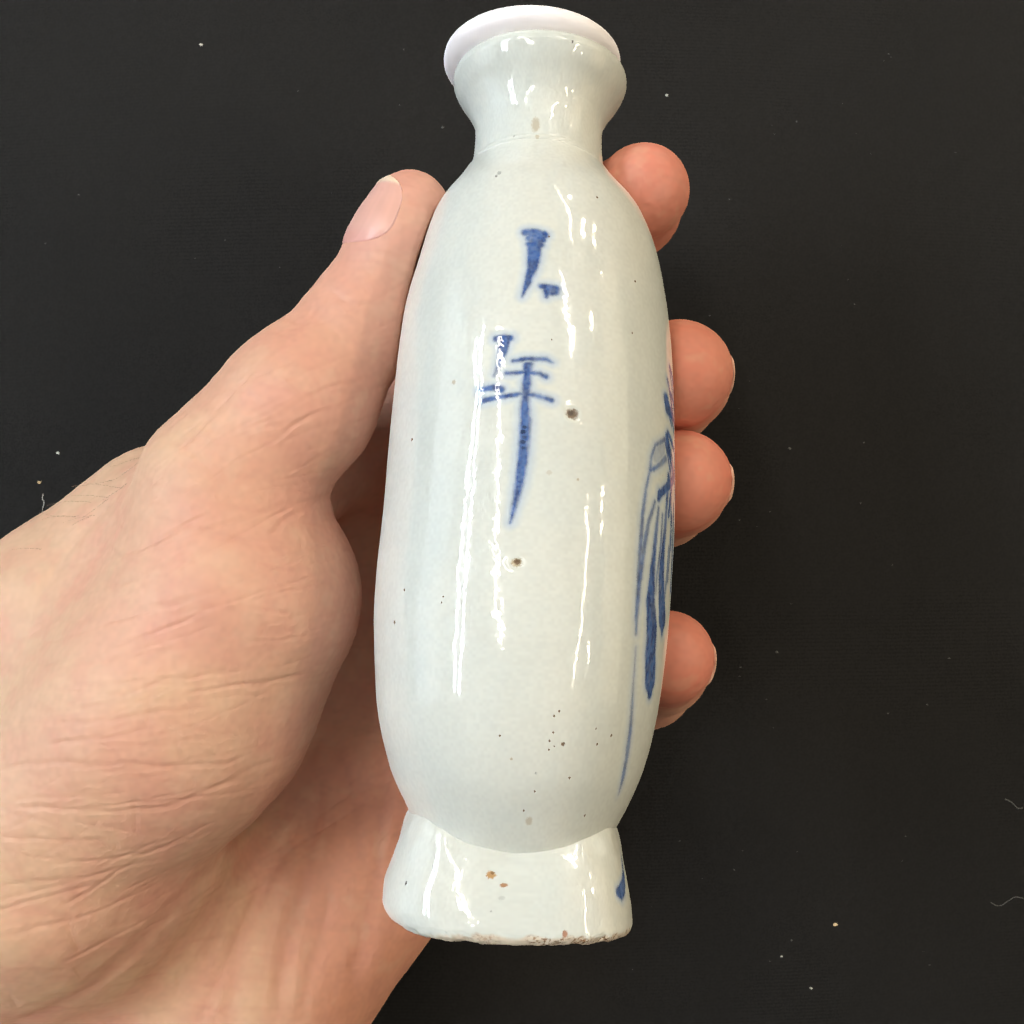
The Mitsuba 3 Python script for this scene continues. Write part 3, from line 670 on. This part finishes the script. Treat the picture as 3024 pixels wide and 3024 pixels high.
# ---------------------------------------------------------------- hairs on the wrist's edge
tufts = []
for _ in range(13):
    u = rng.uniform(0, 1)
    a = np.array([-78 + 16 * u, -7 + 14 * u, 0]) + [*rng.normal(0, 1.6, 2), 0]
    heading, bend = rng.uniform(2.9, 3.9), rng.uniform(-0.5, 0.5)
    length, q = rng.uniform(3, 8), np.array([*a[:2], 20.0])
    for _ in range(60):
        dz = skin_distance(q[None])[0]
        q[2] -= max(dz, -1) * 0.6
    pts = []
    for t in np.linspace(0, 1, 9):
        pts.append(q + [0, 0, 0.05 + 1.0 * t * (1 - t)])
        q = q + length / 8 * np.array([math.cos(heading + bend * t), math.sin(heading + bend * t), 0])
        g = skin_distance(q[None])[0]
        if g < 0.3:
            q = q + gradient(skin_distance, q[None])[0] * (0.15 - g)
    pts, r = np.array(pts), np.linspace(0.042, 0.018, 9)
    ring = []
    for i in range(9):
        d = pts[min(i + 1, 8)] - pts[max(i - 1, 0)]
        d /= np.linalg.norm(d)
        s = np.cross(d, [0.3, 0.2, 0.9]); s /= np.linalg.norm(s)
        w = np.cross(d, s)
        ring.append([pts[i] + r[i] * (math.cos(b) * s + math.sin(b) * w) for b in (0, 2.09, 4.19, 6.283)])
    tufts.append(trimesh.Trimesh(np.array(ring).reshape(-1, 3), grid_faces(9, 4), process=False))
hair = trimesh.util.concatenate(tufts)
scene["hair_brown"] = {"type": "twosided", "b": {"type": "principled", "base_color": {"type": "rgb", "value": [0.40, 0.26, 0.17]}, "roughness": 0.5}}
scene["hand__hair"] = ply((world(hair.vertices), hair.faces), "hair_brown", smooth=True)
labels["hand__hair"] = {"label": "fine brown hairs along the wrist's edge", "kind": "stuff"}

# ---------------------------------------------------------------- lint on the cloth
scene["lint_white"] = {"type": "twosided", "b": {"type": "principled", "base_color": {"type": "rgb", "value": [0.55, 0.54, 0.50]}, "roughness": 0.9}}
scene["lint_grey"] = {"type": "twosided", "b": {"type": "principled", "base_color": {"type": "rgb", "value": [0.11, 0.11, 0.105]}, "roughness": 0.9}}
scene["crumb_tan"] = {"type": "twosided", "b": {"type": "principled", "base_color": {"type": "rgb", "value": [0.62, 0.46, 0.28]}, "roughness": 0.7}}


def cloth_height(x, y):
    return float(cloth_z(np.array([x, y])))


def crumb(x, y, r, seed):
    m = trimesh.creation.icosphere(2, r)
    n = m.vertices / r
    v = m.vertices * (0.75 + 0.6 * meshkit.noise(n * 1.7 + 5, seed))[:, None] * [1.15, 0.85, 0.7]
    return trimesh.Trimesh(v + [x, y, cloth_height(x, y) + 0.45 * r], m.faces, process=False)


def fibre(points, r, lift=0.25):
    q = PchipInterpolator(np.arange(len(points)), np.array(points))(np.linspace(0, len(points) - 1, 24))
    q = np.array([[x, y, cloth_height(x, y) + lift * (0.6 + 0.5 * math.sin(i))] for i, (x, y) in enumerate(q)])
    ring = []
    for i in range(24):
        d = q[min(i + 1, 23)] - q[max(i - 1, 0)]
        s = np.cross(d, [0, 0, 1.0]); s /= np.linalg.norm(s)
        w = np.cross(d / np.linalg.norm(d), s)
        ring.append([q[i] + r * (math.cos(b) * s + math.sin(b) * w) for b in np.linspace(0, 2 * math.pi, 7)])
    return trimesh.Trimesh(np.array(ring).reshape(-1, 3), grid_faces(24, 7), process=False)


def lay(key, mesh, mat, label, category):
    scene[key] = ply((world(mesh.vertices), mesh.faces), mat, smooth=True)
    thing(key, label, category)


for i, (x, y, r, mat, label) in enumerate([
        (*(-74.6, 112.1), 0.36, "lint_white", "tiny white crumb on the cloth above the thumb, upper left"),
        (*(-107.0, 13.9), 0.34, "lint_white", "tiny white crumb on the cloth just above the wrist"),
        (*(-111.7, 7.0), 0.36, "crumb_tan", "tiny yellowish crumb on the cloth near the wrist, above the thread"),
        (*(77.2, -98.5), 0.42, "crumb_tan", "largest pale orange crumb on the cloth at lower right"),
        (*(71.8, -114.4), 0.28, "lint_white", "tiny white crumb near the bottom edge of the cloth"),
        (*(64.3, -106.0), 0.2, "lint_white", "faint white speck left of the pale orange crumb"),
        (*(36.4, 98.0), 0.3, "lint_white", "pale speck on the cloth right of the bottle's neck"),
        (*(-16.2, 89.8), 0.28, "lint_grey", "dull speck on the cloth left of the bottle's neck"),
        (*(64.3, 14.7), 0.3, "lint_grey", "dull speck on the cloth right of the two middle fingertips"),
        (*(61.5, -32.5), 0.3, "lint_grey", "dull speck on the cloth right of the little fingertip"),
        (*(-17.0, 41.9), 0.3, "lint_grey", "dull speck on the cloth left of the thumb")]):
    lay("crumb" + (f"_{i:03d}" if i else ""), crumb(x, y, r, i), mat, label, "crumb")
lay("lint_thread", fibre([(-110.7, 4.3), (-111.0, 3.0), (-110.6, 2.6), (-110.8, 1.0), (-111.1, -0.5), (-110.7, -1.0)], 0.09), "lint_white", "short white thread upright on the cloth at the left edge", "thread")
lay("lint_thread_001", fibre([(125.5, -94.7), (122.6, -93.9), (120.6, -95.0), (118.7, -95.9), (116.4, -94.9)], 0.1), "lint_grey", "grey wavy thread at the right edge of the cloth, lower right", "thread")
lay("lint_thread_002", fibre([(118.7, -69.1), (120.5, -70.0), (122.3, -71.6), (123.4, -71.4)], 0.12), "lint_grey", "short grey thread at the right edge above the wavy one", "thread")
lay("lint_thread_003", fibre([(24.3, -86.5), (25.3, -87.5), (24.8, -89.8), (25.8, -91.1)], 0.1), "lint_grey", "faint grey thread on the cloth right of the bottle's foot", "thread")
dust = []
for _ in range(110):
    dust.append(crumb(rng.uniform(-112, 112), rng.uniform(-112, 112), rng.uniform(0.05, 0.17), 5))
dust = trimesh.util.concatenate(dust)
scene["dust"] = ply((world(dust.vertices), dust.faces), "lint_grey", smooth=True)
thing("dust", "fine grey dust scattered over the black cloth", "dust", kind="stuff")
